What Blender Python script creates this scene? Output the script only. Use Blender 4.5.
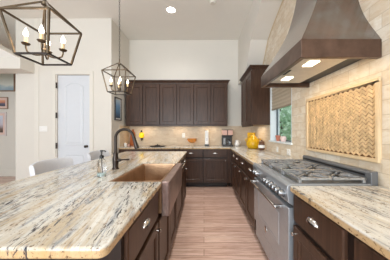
import bpy, bmesh, math, random
from mathutils import Vector, Matrix
random.seed(7)
PI = math.pi
S = bpy.context.scene
COL = S.collection
for o in list(bpy.data.objects):
    bpy.data.objects.remove(o)

# ---------------------------------------------------------------- camera
cam = bpy.data.cameras.new('camera')
cam.sensor_width = 36.0
cam.lens = 36.0 * 189.0 / 390.0
cam.shift_x = -9.0 / 390.0
cam.shift_y = 1.0 / 390.0
cam.clip_start = 0.02
camo = bpy.data.objects.new('camera', cam)
COL.objects.link(camo)
camo.location = (0, 0, 1.29)
camo.rotation_euler = (PI / 2, 0, 0)
S.camera = camo
# ---------------------------------------------------------------- world, lights, exposure
W = bpy.data.worlds.new('world')
S.world = W
W.use_nodes = True
W.node_tree.nodes['Background'].inputs[0].default_value = (0.84, 0.935, 1.0, 1)
W.node_tree.nodes['Background'].inputs[1].default_value = 0.86


def area(name, loc, rot, sx, sy, power, col=(1, 1, 1)):
    l = bpy.data.lights.new(name, 'AREA')
    l.shape = 'RECTANGLE'
    l.size, l.size_y = sx, sy
    l.energy = power
    l.color = col
    o = bpy.data.objects.new(name, l)
    COL.objects.link(o)
    o.location = loc
    o.rotation_euler = rot
    return o


# added fills: rear one tilted up to brighten the ceiling, weak one from left
area('fill_rear', (-1.4, -3.4, 1.5), (math.radians(128), 0, 0), 3.4, 1.9, 215, (0.88, 0.95, 1.0))
area('fill_left', (-8.6, 0.6, 2.0), (PI / 2, 0, -PI / 2), 4.2, 2.4, 4, (0.88, 0.95, 1.0))
S.view_settings.view_transform = 'Standard'
S.view_settings.look = 'None'
S.view_settings.gamma = 1.0
S.view_settings.use_curve_mapping = False
S.view_settings.exposure = 0.5
S.cycles.use_denoising = True
S.cycles.max_bounces = 10
S.cycles.diffuse_bounces = 6
S.cycles.sample_clamp_indirect = 6.0


# ---------------------------------------------------------------- materials
def C(r, g, b):
    f = lambda v: (v / 255 / 12.92) if v / 255 <= 0.04045 else ((v / 255 + 0.055) / 1.055) ** 2.4
    return (f(r), f(g), f(b), 1.0)


class NT:
    def __init__(self, name):
        self.m = bpy.data.materials.new(name)
        self.m.use_nodes = True
        self.t = self.m.node_tree
        self.p = self.t.nodes['Principled BSDF']
        self.tc = self.t.nodes.new('ShaderNodeTexCoord')

    def n(self, kind, **kw):
        nd = self.t.nodes.new(kind)
        for k, v in kw.items():
            setattr(nd, k, v)
        return nd

    def link(self, a, b):
        self.t.links.new(a, b)

    def mapping(self, scale=(1, 1, 1), rot=(0, 0, 0), loc=(0, 0, 0), src=None):
        mp = self.n('ShaderNodeMapping')
        mp.inputs['Scale'].default_value = scale
        mp.inputs['Rotation'].default_value = rot
        mp.inputs['Location'].default_value = loc
        self.link(src or self.tc.outputs['Object'], mp.inputs['Vector'])
        return mp.outputs[0]

    def noise(self, vec, scale=5, detail=4, rough=0.55, dist=0):
        nd = self.n('ShaderNodeTexNoise')
        nd.inputs['Scale'].default_value = scale
        nd.inputs['Detail'].default_value = detail
        nd.inputs['Roughness'].default_value = rough
        nd.inputs['Distortion'].default_value = dist
        self.link(vec, nd.inputs['Vector'])
        return nd.outputs['Fac']

    def ramp(self, fac, stops, interp='LINEAR'):
        r = self.n('ShaderNodeValToRGB')
        r.color_ramp.interpolation = interp
        el = r.color_ramp.elements
        while len(el) < len(stops):
            el.new(0.5)
        for e, (p, c) in zip(el, stops):
            e.position = p
            e.color = c if len(c) == 4 else (*c, 1)
        self.link(fac, r.inputs[0])
        return r.outputs[0]

    def mix(self, fac, a, b, blend='MIX'):
        mx = self.n('ShaderNodeMix', data_type='RGBA', blend_type=blend)
        for sock, v in ((mx.inputs[0], fac), (mx.inputs[6], a), (mx.inputs[7], b)):
            if isinstance(v, (int, float, tuple)):
                sock.default_value = v
            else:
                self.link(v, sock)
        return mx.outputs[2]

    def bump(self, h, strength=0.2, dist=0.005):
        b = self.n('ShaderNodeBump')
        b.inputs['Strength'].default_value = strength
        b.inputs['Distance'].default_value = dist
        self.link(h, b.inputs['Height'])
        self.link(b.outputs[0], self.p.inputs['Normal'])

    def base(self, c):
        if isinstance(c, tuple):
            self.p.inputs['Base Color'].default_value = c
        else:
            self.link(c, self.p.inputs['Base Color'])

    def set(self, **kw):
        for k, v in kw.items():
            self.p.inputs[k.replace('_', ' ')].default_value = v


def plain(name, c, rough=0.5, metal=0.0, var=0.06, scale=20, **kw):
    t = NT(name)
    f = t.noise(t.mapping(), scale, 3)
    lo = tuple(max(0, v * (1 - var)) for v in c[:3]) + (1,)
    hi = tuple(min(1, v * (1 + var)) for v in c[:3]) + (1,)
    t.base(t.ramp(f, [(0.3, lo), (0.7, hi)]))
    t.set(Roughness=rough, Metallic=metal, **kw)
    return t.m


def emit(name, c, strength):
    t = NT(name)
    t.base(c)
    t.p.inputs['Emission Color'].default_value = c
    t.p.inputs['Emission Strength'].default_value = strength
    return t.m


def wood(name, dark, light, rough=0.34, grain=(28, 28, 2.2)):
    t = NT(name)
    f = t.noise(t.mapping(grain), 1.6, 6, 0.6, 0.6)
    f2 = t.noise(t.mapping((3, 3, 1.5)), 1.5, 2)
    a = t.ramp(f, [(0.28, dark), (0.72, light)])
    t.base(t.mix(t.ramp(f2, [(0.35, (0, 0, 0)), (0.7, (0.5, 0.5, 0.5))]), a, light))
    t.set(Roughness=rough, Specular_IOR_Level=0.3)
    t.bump(f, 0.08, 0.002)
    return t.m


def granite(name, white=0.0):
    t = NT(name)
    v = t.mapping((1, 1, 1), (0, 0, math.radians(-10)))

    def streak(sx, sy, off, lo, hi, peak, detail=6, rough=0.65, dist=0.8):
        f = t.noise(t.mapping((sx, sy, sx * 0.3), loc=off, src=v), 1.0, detail, rough, dist)
        return t.ramp(f, [(lo, (0, 0, 0)), (hi, (peak, peak, peak))])
    w = white
    cream = t.mix(streak(11, 1.6, (0, 0, 0), 0.36 - w * 0.10, 0.56 - w * 0.10, 1.0, 4), C(190, 174, 148), C(210, 208, 201))
    c = t.mix(streak(20, 3.4, (3, 7, 1), 0.55 + w * 0.03, 0.68 + w * 0.03, 0.65), cream, C(166, 134, 94))
    c = t.mix(streak(26, 3.2, (8, 1, 4), 0.54, 0.66, 0.6), c, C(228, 227, 222))
    c = t.mix(streak(26, 3.0, (11, 3, 5), 0.53, 0.64, 0.75), c, C(136, 142, 150))
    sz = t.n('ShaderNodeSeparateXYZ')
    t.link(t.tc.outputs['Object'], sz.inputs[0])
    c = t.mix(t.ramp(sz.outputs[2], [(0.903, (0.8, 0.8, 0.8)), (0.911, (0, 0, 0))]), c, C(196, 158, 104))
    fine = streak(80, 14, (1, 5, 9), 0.53, 0.58, 1.0, 6, 0.7, 0.5)
    zone = streak(13, 1.5, (6, 2, 2), 0.48, 0.58, 1.0, 4, 0.55, 0.4)
    c = t.mix(t.mix(1.0, fine, zone, 'MULTIPLY'), c, C(46, 48, 58))
    sp = t.noise(t.mapping((1, 0.6, 1), src=v), 75, 5, 0.72)
    c = t.mix(t.ramp(sp, [(0.575, (0, 0, 0)), (0.65, (0.9, 0.9, 0.9))]), c, C(98, 72, 50))
    sp2 = t.noise(t.mapping(loc=(4, 4, 4), src=v), 48, 4, 0.7)
    c = t.mix(t.ramp(sp2, [(0.57, (0, 0, 0)), (0.70, (0.5, 0.5, 0.5))]), c, C(176, 142, 100))
    t.base(c)
    t.set(Roughness=0.14)
    return t.m


def tile(name, axis, cols, bw=0.2, bh=0.1, rough=0.5, mortar=C(196, 184, 164)):
    t = NT(name)
    sx = t.n('ShaderNodeSeparateXYZ')
    t.link(t.tc.outputs['Object'], sx.inputs[0])
    cx = t.n('ShaderNodeCombineXYZ')
    t.link(sx.outputs[axis], cx.inputs[0])
    t.link(sx.outputs[2], cx.inputs[1])
    b = t.n('ShaderNodeTexBrick')
    b.offset = 0.5
    b.inputs['Scale'].default_value = 1.0
    b.inputs['Brick Width'].default_value = bw
    b.inputs['Row Height'].default_value = bh
    b.inputs['Mortar Size'].default_value = 0.0018
    b.inputs['Mortar Smooth'].default_value = 0.3
    b.inputs['Color1'].default_value = cols[0]
    b.inputs['Color2'].default_value = cols[1]
    b.inputs['Mortar'].default_value = mortar
    t.link(cx.outputs[0], b.inputs['Vector'])
    f = t.noise(t.mapping((1, 1, 2.2)), 9, 6, 0.65, 0.8)
    c = t.mix(t.ramp(f, [(0.42, (0, 0, 0)), (0.72, (0.75, 0.75, 0.75))]), b.outputs['Color'], cols[2])
    f2 = t.noise(t.mapping((1, 1, 3)), 22, 5, 0.7)
    c = t.mix(t.ramp(f2, [(0.56, (0, 0, 0)), (0.75, (0.5, 0.5, 0.5))]), c, cols[3])
    t.base(c)
    t.set(Roughness=rough)
    inv = t.n('ShaderNodeMath', operation='SUBTRACT')
    inv.inputs[0].default_value = 1.0
    t.link(b.outputs['Fac'], inv.inputs[1])
    t.bump(inv.outputs[0], 0.35, 0.003)
    return t.m


M = {}
M['wall'] = plain('wall_paint', C(219, 214, 205), 0.7, var=0.012, scale=3)
M['ceiling'] = plain('ceiling_paint', C(234, 231, 224), 0.8, var=0.01, scale=3)
M['trim'] = plain('trim_paint', C(222, 217, 207), 0.45, var=0.01)
M['door'] = plain('door_paint', C(212, 215, 220), 0.35, var=0.01)
M['white'] = plain('white_plastic', C(236, 234, 230), 0.35, var=0.02)
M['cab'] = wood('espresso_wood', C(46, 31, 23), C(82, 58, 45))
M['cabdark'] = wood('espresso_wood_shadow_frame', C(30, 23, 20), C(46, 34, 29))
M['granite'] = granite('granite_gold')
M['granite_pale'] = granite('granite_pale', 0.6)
M['tile_right'] = tile('travertine_right', 1, (C(232, 223, 208), C(214, 198, 176), C(202, 176, 140), C(242, 237, 227)), 0.2, 0.1, 0.5, C(176, 160, 136))
M['tile_back'] = tile('travertine_back', 0, (C(218, 200, 176), C(205, 184, 158), C(190, 164, 134), C(232, 218, 198)), 0.2, 0.1)
M['tile_side'] = tile('travertine_side', 1, (C(218, 200, 176), C(205, 184, 158), C(190, 164, 134), C(232, 218, 198)), 0.2, 0.1)
M['mosaic'] = plain('mosaic_stone', C(212, 182, 140), 0.5, var=0.26, scale=14)
M['mosaic_bed'] = plain('mosaic_bed', C(112, 74, 42), 0.7, var=0.08, scale=14)
M['stone_trim'] = plain('stone_trim', C(216, 190, 152), 0.45, var=0.06, scale=10)
M['steel'] = plain('brushed_steel', C(166, 170, 175), 0.2, 0.45, var=0.05, scale=40)
M['steel_dark'] = plain('dark_steel', C(105, 106, 108), 0.3, 1.0, var=0.05, scale=40)
M['nickel'] = plain('satin_nickel', C(205, 200, 196), 0.22, 1.0, var=0.03)
M['guard'] = plain('backguard_steel', C(108, 110, 114), 0.3, 0.3, var=0.05)
M['knobsteel'] = plain('knob_steel', C(150, 151, 154), 0.25, 0.8, var=0.05)
M['iron'] = plain('cast_iron', C(165, 166, 168), 0.25, 0.5, var=0.2, scale=60)
M['black'] = plain('black_plastic', C(22, 22, 24), 0.35, var=0.1)
M['glass_dark'] = plain('oven_glass', C(172, 173, 176), 0.18, 0.3, var=0.04)
M['bronze_dark'] = plain('oil_rubbed_bronze', C(62, 54, 50), 0.3, 0.8, var=0.15, scale=30)
M['lantern'] = plain('lantern_bronze', C(98, 84, 68), 0.35, 0.85, var=0.2, scale=15)
M['brass'] = plain('aged_brass', C(150, 118, 76), 0.35, 0.9, var=0.15, scale=25)
M['candle'] = plain('candle_sleeve', C(232, 205, 160), 0.5, var=0.04)
M['bulb'] = emit('bulb_glow', (1.0, 0.88, 0.70, 1), 3.2)
M['lamp'] = emit('downlight_glow', (1.0, 0.95, 0.86, 1), 25)
M['hoodlamp'] = emit('hood_lamp_glow', (1.0, 0.84, 0.62, 1), 5)
M['fabric'] = plain('stool_linen', C(214, 215, 220), 0.85, var=0.05, scale=140)
M['leg'] = plain('dark_stool_wood', C(60, 44, 36), 0.4, var=0.12)
M['shade'] = plain('woven_shade', C(176, 162, 142), 0.8, var=0.07, scale=60)
M['winframe'] = plain('white_window_vinyl', C(226, 232, 234), 0.35, var=0.01)
M['sash'] = plain('grey_sash', C(112, 122, 128), 0.4, var=0.03)
M['yellow'] = plain('yellow_glaze', C(206, 160, 14), 0.2, var=0.12, scale=12)
M['brown'] = plain('brown_glaze', C(112, 78, 58), 0.3, var=0.2, scale=15)
M['terracotta'] = plain('terracotta', C(196, 120, 96), 0.7, var=0.1)
M['blush'] = plain('blush_ceramic', C(228, 200, 192), 0.4, var=0.05)
M['oak'] = wood('board_wood', C(150, 78, 38), C(184, 104, 54), 0.5)
M['pink'] = plain('pink_plate', C(206, 164, 150), 0.35, var=0.06)
M['soil'] = plain('lawn', C(120, 140, 90), 0.9, var=0.2, scale=4)
M['bark'] = plain('bark', C(90, 72, 58), 0.9, var=0.2)
M['picframe'] = plain('picture_frame_wood', C(150, 124, 104), 0.5, var=0.1)
M['picmat'] = plain('picture_mat', C(226, 196, 184), 0.7, var=0.03)
M['picwhite'] = plain('white_picture_frame', C(214, 204, 202), 0.5, var=0.03)
M['picblack'] = plain('black_picture_frame', C(58, 58, 62), 0.4, var=0.05)
M['yellowlamp'] = emit('yellow_lamp_glow', C(236, 196, 30), 0.6)

t = NT('oak_floor')
b = t.n('ShaderNodeTexBrick')
b.offset = 0.37
b.offset_frequency = 2
b.inputs['Scale'].default_value = 1.0
b.inputs['Brick Width'].default_value = 1.25
b.inputs['Row Height'].default_value = 0.115
b.inputs['Mortar Size'].default_value = 0.0026
b.inputs['Color1'].default_value = C(228, 196, 180)
b.inputs['Color2'].default_value = C(196, 162, 146)
b.inputs['Mortar'].default_value = C(84, 58, 46)
t.link(t.tc.outputs['Object'], b.inputs['Vector'])
g = t.noise(t.mapping((2.2, 28, 1)), 1.4, 7, 0.68, 0.8)
c = t.mix(t.ramp(g, [(0.38, (0, 0, 0)), (0.68, (0.8, 0.8, 0.8))]), b.outputs['Color'], C(156, 118, 100))
g2 = t.noise(t.mapping((1.5, 14, 1), loc=(3, 3, 0)), 1.2, 4, 0.6, 0.4)
c = t.mix(t.ramp(g2, [(0.5, (0, 0, 0)), (0.75, (0.6, 0.6, 0.6))]), c, C(214, 180, 162))
t.base(c)
t.set(Roughness=0.24)
t.bump(g, 0.06, 0.002)
M['floor'] = t.m

t = NT('hood_patina')
f = t.noise(t.mapping((1, 1, 0.8)), 5, 6, 0.62, 0.8)
f2 = t.noise(t.mapping((1, 1, 1), loc=(4, 2, 1)), 14, 5, 0.6)
c = t.ramp(f, [(0.32, C(98, 62, 46)), (0.52, C(88, 76, 72)), (0.70, C(102, 104, 108))])
t.base(t.mix(t.ramp(f2, [(0.45, (0, 0, 0)), (0.7, (0.7, 0.7, 0.7))]), c, C(84, 54, 40)))
t.set(Roughness=0.26, Metallic=0.85, Coat_Weight=1.0, Coat_Roughness=0.15, Coat_IOR=1.9)
M['hood'] = t.m

M['hood_band'] = plain('hood_band_copper', C(104, 84, 74), 0.3, 0.8, var=0.25, scale=9)
t = NT('hammered_copper')
vo = t.n('ShaderNodeTexVoronoi')
vo.inputs['Scale'].default_value = 55
t.link(t.tc.outputs['Object'], vo.inputs['Vector'])
f = t.noise(t.mapping(), 7, 4, 0.6)
t.base(t.ramp(f, [(0.3, C(146, 112, 84)), (0.7, C(180, 146, 114))]))
t.set(Roughness=0.36, Metallic=0.65)
t.bump(vo.outputs['Distance'], 0.3, 0.004)
M['copper'] = t.m
t = NT('copper_apron')
vo = t.n('ShaderNodeTexVoronoi')
vo.inputs['Scale'].default_value = 55
t.link(t.tc.outputs['Object'], vo.inputs['Vector'])
f = t.noise(t.mapping(), 7, 4, 0.6)
t.base(t.ramp(f, [(0.3, C(140, 116, 110)), (0.7, C(170, 148, 140))]))
t.set(Roughness=0.36, Metallic=0.5)
t.bump(vo.outputs['Distance'], 0.3, 0.004)
M['apron'] = t.m

t = NT('clear_glass')
t.base((1, 1, 1, 1))
t.set(Roughness=0.02, IOR=1.3, Transmission_Weight=1.0)
M['glass'] = t.m
t = NT('window_glass')
t.base((0.97, 1, 0.98, 1))
t.set(Roughness=0.0, IOR=1.05, Transmission_Weight=1.0)
M['pane'] = t.m
t = NT('amber_glass')
t.base(C(242, 184, 104))
t.set(Roughness=0.1, IOR=1.3, Transmission_Weight=0.6)
M['amber'] = t.m
t = NT('leaf_green')
f = t.noise(t.mapping(), 3, 3)
t.base(t.ramp(f, [(0.3, C(172, 204, 172)), (0.7, C(220, 236, 214))]))
t.set(Roughness=0.6)
M['leaf'] = t.m


def art(name, stops, rough=0.4, wob=0.2):
    t = NT(name)
    sx = t.n('ShaderNodeSeparateXYZ')
    t.link(t.tc.outputs['Generated'], sx.inputs[0])
    f = t.noise(t.mapping((1, 1, 1), src=t.tc.outputs['Generated']), 2.2, 4)
    ad = t.n('ShaderNodeMath', operation='MULTIPLY_ADD')
    t.link(f, ad.inputs[0])
    ad.inputs[1].default_value = wob
    t.link(sx.outputs[2], ad.inputs[2])
    t.base(t.ramp(ad.outputs[0], stops))
    t.set(Roughness=rough)
    return t.m


M['art_sea'] = art('painting_sea', [(0.2, C(132, 158, 174)), (0.5, C(170, 190, 198)), (0.62, C(222, 226, 218)), (1.0, C(206, 214, 206))], wob=0.5)
M['art_dusk'] = art('print_dusk', [(0.1, C(70, 66, 80)), (0.5, C(96, 96, 116)), (0.7, C(206, 128, 96)), (1.0, C(222, 170, 140))])
M['art_beach'] = art('print_beach', [(0.12, C(56, 42, 40)), (0.34, C(120, 96, 84)), (0.55, C(196, 190, 200)), (1.0, C(206, 212, 226))])
M['art_blue'] = art('print_blue', [(0.1, C(70, 80, 96)), (0.4, C(86, 122, 158)), (0.75, C(120, 160, 200)), (1.0, C(180, 200, 214))])


# ---------------------------------------------------------------- geometry helpers
def BM():
    return bmesh.new()


def wloc(p):
    v = Vector((0, 0, 0))
    while p is not None:
        v += p.location
        p = p.parent
    return v


def obj(name, bm, mat, parent=None, bevel=0.0, smooth=False, seg=2, label=None, solid=0.0):
    """world-space bmesh -> one mesh object (moved into its parent's space)"""
    bmesh.ops.remove_doubles(bm, verts=bm.verts, dist=1e-6)
    bmesh.ops.recalc_face_normals(bm, faces=bm.faces)
    if parent is not None:
        bmesh.ops.translate(bm, verts=bm.verts, vec=-wloc(parent))
    me = bpy.data.meshes.new(name)
    bm.to_mesh(me)
    bm.free()
    me.materials.append(mat)
    if smooth:
        for p in me.polygons:
            p.use_smooth = True
    o = bpy.data.objects.new(name, me)
    COL.objects.link(o)
    if parent is not None:
        o.parent = parent
    if solid:
        md = o.modifiers.new('Solidify', 'SOLIDIFY')
        md.thickness = solid
        md.offset = 0
    if bevel:
        md = o.modifiers.new('Bevel', 'BEVEL')
        md.width = bevel
        md.segments = seg
        md.limit_method = 'ANGLE'
        md.angle_limit = math.radians(40)
    if smooth:
        try:
            md = o.modifiers.new('Edge', 'EDGE_SPLIT')
            md.split_angle = math.radians(45)
        except Exception:
            pass
    if label:
        o['label'] = label
    return o


def tag(o, label, cat, group=None):
    o['label'] = label
    o['category'] = cat
    if group:
        o['group'] = group
    return o


def thing(name, label, cat, loc, group=None):
    o = bpy.data.objects.new(name, None)
    o.empty_display_size = 0.1
    COL.objects.link(o)
    o.location = loc
    return tag(o, label, cat, group)


def struct(name, bm, mat, bevel=0.0, parent=None, smooth=False):
    o = obj(name, bm, mat, parent, bevel, smooth)
    if parent is None:
        o['kind'] = 'structure'
    return o


def dup(root, loc, label=None, rotz=0.0):
    r = root.copy()
    COL.objects.link(r)
    r.location = loc
    r.rotation_euler = (0, 0, rotz)
    if label:
        r['label'] = label
    for ch in list(root.children):
        c = ch.copy()
        COL.objects.link(c)
        c.parent = r
        for g in list(ch.children):
            d = g.copy()
            COL.objects.link(d)
            d.parent = c
    return r


def box(bm, x0, x1, y0, y1, z0, z1):
    vs = [bm.verts.new((x, y, z)) for x in (x0, x1) for y in (y0, y1) for z in (z0, z1)]
    for f in ((0, 1, 3, 2), (4, 6, 7, 5), (0, 4, 5, 1), (2, 3, 7, 6), (0, 2, 6, 4), (1, 5, 7, 3)):
        bm.faces.new([vs[i] for i in f])
    return bm


def prism(bm, pts, lo, hi, axis='z'):
    def P(p, h):
        if axis == 'z':
            return (p[0], p[1], h)
        if axis == 'x':
            return (h, p[0], p[1])
        return (p[0], h, p[1])
    a = [bm.verts.new(P(p, lo)) for p in pts]
    c = [bm.verts.new(P(p, hi)) for p in pts]
    n = len(pts)
    bm.faces.new(a)
    bm.faces.new(c[::-1])
    for i in range(n):
        bm.faces.new((a[i], a[(i + 1) % n], c[(i + 1) % n], c[i]))
    return bm


def loft(bm, rings, cap=True, closed=True):
    vv = [[bm.verts.new(p) for p in r] for r in rings]
    n = len(vv[0])
    for a, c in zip(vv, vv[1:]):
        for i in range(n if closed else n - 1):
            j = (i + 1) % n
            try:
                bm.faces.new((a[i], a[j], c[j], c[i]))
            except ValueError:
                pass
    if cap:
        bm.faces.new(vv[0][::-1])
        bm.faces.new(vv[-1])
    return bm


def lathe(bm, prof, c=(0, 0, 0), seg=20, axis='z', cap=True):
    rings = []
    for r, h in prof:
        ring = []
        for k in range(seg):
            a = 2 * PI * k / seg
            u, v = max(r, 1e-4) * math.cos(a), max(r, 1e-4) * math.sin(a)
            if axis == 'z':
                p = (c[0] + u, c[1] + v, c[2] + h)
            elif axis == 'x':
                p = (c[0] + h, c[1] + u, c[2] + v)
            else:
                p = (c[0] + u, c[1] + h, c[2] + v)
            ring.append(p)
        rings.append(ring)
    return loft(bm, rings, cap)


def tube(bm, pts, r, seg=10, square=False):
    pts = [Vector(p) for p in pts]
    rings = []
    nrm = None
    n = 4 if square else seg
    for i, p in enumerate(pts):
        d = (pts[min(i + 1, len(pts) - 1)] - pts[max(i - 1, 0)]).normalized()
        if nrm is None:
            ref = Vector((0, 0, 1)) if abs(d.z) < 0.9 else Vector((0, 1, 0))
            nrm = d.cross(ref).normalized()
        else:
            nrm = (nrm - d * nrm.dot(d)).normalized()
        bn = d.cross(nrm)
        rr = r[i] if isinstance(r, (list, tuple)) else r
        off = PI / 4 if square else 0
        k2 = math.sqrt(2) if square else 1
        rings.append([tuple(p + (nrm * math.cos(2 * PI * k / n + off) + bn * math.sin(2 * PI * k / n + off)) * rr * k2) for k in range(n)])
    return loft(bm, rings)


# frames: u along the run, w outward from the face, v up
def m_right(face):
    return lambda u, w, v: (face - w, u, v)


def m_left(face):
    return lambda u, w, v: (face + w, u, v)


def m_front(face):
    return lambda u, w, v: (u, face - w, v)


def fbox(bm, m, u0, u1, w0, w1, v0, v1):
    a, c = m(u0, w0, v0), m(u1, w1, v1)
    return box(bm, min(a[0], c[0]), max(a[0], c[0]), min(a[1], c[1]), max(a[1], c[1]), min(a[2], c[2]), max(a[2], c[2]))


def panel(bm, m, u0, u1, v0, v1, th=0.02, fr=0.06, rec=0.011, bead=0.010, w0=0.0):
    """framed door or drawer front with a recessed moulded panel"""
    def ring(i, w):
        return [m(u0 + i, w, v0 + i), m(u1 - i, w, v0 + i), m(u1 - i, w, v1 - i), m(u0 + i, w, v1 - i)]
    e = 0.004
    rings = [ring(0, w0), ring(0, w0 + th - e), ring(e, w0 + th), ring(fr - 0.004, w0 + th), ring(fr, w0 + th - 0.003),
             ring(fr + bead, w0 + th - 0.003), ring(fr + bead + 0.006, w0 + th - rec)]
    return loft(bm, rings)


def slab(bm, m, u0, u1, v0, v1, th=0.02, w0=0.0):
    def ring(i, w):
        return [m(u0 + i, w, v0 + i), m(u1 - i, w, v0 + i), m(u1 - i, w, v1 - i), m(u0 + i, w, v1 - i)]
    return loft(bm, [ring(0, w0), ring(0, w0 + th - 0.006), ring(0.006, w0 + th)])


def cup_pull(bm, m, u, v, w0, hw=0.048, hh=0.03, pr=0.026):
    """half-dome bin pull opening downwards"""
    N, K = 12, 6
    for s in (1.0, 0.86):
        rows = []
        for j in range(K + 1):
            b = PI / 2 * j / K
            row = []
            for i in range(N + 1):
                a = PI * i / N
                uu = -math.cos(a) * hw * s
                vv = math.sin(a) * math.cos(b) * hh * s
                ww = math.sin(a) * math.sin(b) * pr * s
                row.append(bm.verts.new(m(u + uu, w0 + ww, v + vv - 0.006)))
            rows.append(row)
        for r0, r1 in zip(rows, rows[1:]):
            for i in range(N):
                try:
                    bm.faces.new((r0[i], r0[i + 1], r1[i + 1], r1[i]))
                except ValueError:
                    pass
    fbox(bm, m, u - hw - 0.006, u + hw + 0.006, w0, w0 + 0.003, v - 0.012, v - 0.004)
    return bm


def door_knob(bm, m, u, v, w0, r=0.014):
    ring = []
    for rr, w in ((0.006, 0), (0.005, 0.012), (r * 0.8, 0.016), (r, 0.022), (r * 0.7, 0.028), (0.0005, 0.030)):
        ring.append([m(u + rr * math.cos(2 * PI * k / 12), w0 + w, v + rr * math.sin(2 * PI * k / 12)) for k in range(12)])
    return loft(bm, ring)


# ---------------------------------------------------------------- room numbers (metres)
XW, XS, YB, ZC = 1.224, 0.89, 4.93, 3.66
XL, YD = -1.95, 3.98
CT, CB = 0.915, 0.875          # counter top / underside

# ---------------------------------------------------------------- setting
struct('floor', box(BM(), -9, 1.42, -3.6, 5.6, -0.05, 0.0), M['floor'])
struct('ceiling', box(BM(), -9, 1.42, -3.6, 5.6, ZC, ZC + 0.08), M['ceiling'])
struct('wall_back', box(BM(), XL - 0.12, 1.42, YB, YB + 0.12, 0, ZC), M['wall'])
WY0, WY1, WZ0, WZ1 = 2.63, 3.50, 1.10, 2.30
bm = BM()
box(bm, XW, XW + 0.18, -3.6, WY0, 0, ZC)
box(bm, XW, XW + 0.18, WY1, YB, 0, ZC)
box(bm, XW, XW + 0.18, WY0, WY1, 0, WZ0)
box(bm, XW, XW + 0.18, WY0, WY1, WZ1, ZC)
struct('wall_right', bm, M['tile_right'])
struct('wall_left', box(BM(), XL - 0.12, XL, YD, YB, 0, ZC), M['wall'])
DX0, DX1, DZ = -3.098, -2.414, 2.47
bm = BM()
box(bm, -3.57, DX0 - 0.005, YD, YD + 0.12, 0, ZC)
box(bm, DX1 + 0.005, XL - 0.12, YD, YD + 0.12, 0, ZC)
box(bm, DX0 - 0.005, DX1 + 0.005, YD, YD + 0.12, DZ + 0.005, ZC)
struct('wall_door', bm, M['wall'])
bm = BM()
box(bm, -3.97, -3.57, YD + 0.003, YD + 0.12, 0, ZC)
struct('wall_stub', bm, M['wall'])
struct('wall_hall', box(BM(), -9, -3.0, 5.4, 5.52, 0, ZC), M['wall'])
struct('wall_light_block', box(BM(), -7.12, -7.0, 3.7, 5.4, 0, ZC), M['wall'])  # unseen wall added to keep world light out of the hall
struct('baseboard_hall', box(BM(), -7.0, -3.0, 5.382, 5.4, 0, 0.19), M['trim'], 0.004)
# corner bead beside the door wall, lowered beam over the hall opening, added wedge leaned forward to shade darker
struct('trim_1', box(BM(), -3.57, -3.475, YD - 0.008, YD, 0, ZC), M['trim'], 0.003)
struct('trim_2', box(BM(), -9, -3.56, 3.66, YD + 0.02, 2.50, 2.72), M['wall'], 0.004)
bm = BM()
prism(bm, [(-9, 3.4), (-4.75, 3.4), (-3.62, 2.72), (-9, 2.72)], 3.67, YD, 'y')
for v in bm.verts:
    if v.co.y < 3.7 and v.co.z > 3.0:
        v.co.y = 3.0
struct('trim_3', bm, M['ceiling'])
# soffit with its arch over the range and window
arch = [(4.12, 2.50), (3.91, 2.66), (3.74, 2.86), (3.60, 3.03), (3.30, 3.17), (2.95, 3.30), (2.45, 3.42), (1.76, 3.46), (1.05, 3.42), (0.55, 3.30),
        (0.20, 3.17), (-0.10, 3.03), (-0.24, 2.86), (-0.40, 2.66), (-0.62, 2.50)]
bm = BM()
prism(bm, [(YB, ZC), (YB, 2.50)] + arch + [(-3.6, 2.50), (-3.6, ZC)], XS, XW, 'x')
struct('wall_soffit', bm, M['wall'])
bm = BM()
for (a, c) in zip(arch, arch[1:]):
    d = Vector((c[0] - a[0], c[1] - a[1])).normalized()
    nx, nz = d[1], -d[0]
    if nz > 0:
        nx, nz = -nx, -nz
    prism(bm, [a, c, (c[0] + nx * 0.012, c[1] + nz * 0.012), (a[0] + nx * 0.012, a[1] + nz * 0.012)], XW - 0.012, XW, 'x')
struct('trim_4', bm, plain('arch_edge_stone', C(206, 184, 150), 0.6))
# backsplash tiles of the back wall and of the short left wall
struct('trim_5', box(BM(), XL, XW, YB - 0.012, YB, CT, 1.42), M['tile_back'])
struct('trim_6', box(BM(), XL, XL + 0.012, 4.36, YB - 0.012, CT, 1.42), M['tile_side'])

# interior door
D = bpy.data.objects.new('door_1', None)
COL.objects.link(D)
D.location = ((DX0 + DX1) / 2, YD, 0)
D['kind'] = 'structure'
mf = m_front(YD + 0.03)
bm = BM()
w = DX1 - DX0
ax0, ax1 = DX0 + 0.135, DX1 - 0.135
fbox(bm, mf, DX0, DX1, -0.03, 0.0, 0.01, DZ)


def door_field(bm, pts, ins):
    """moulded field: raised rim, sunk groove, raised centre"""
    cx = sum(p[0] for p in pts) / len(pts)
    cz = sum(p[1] for p in pts) / len(pts)
    hw = max(abs(p[0] - cx) for p in pts)
    hh = max(abs(p[1] - cz) for p in pts)

    def ring(i, w):
        return [mf(cx + (p[0] - cx) * (1 - i / hw), w, cz + (p[1] - cz) * (1 - i / hh)) for p in pts]
    loft(bm, [ring(0, 0), ring(0.004, 0.008), ring(0.016, 0.008), ring(0.026, 0.001), ring(0.045, 0.001), ring(0.07, 0.007)])


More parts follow.
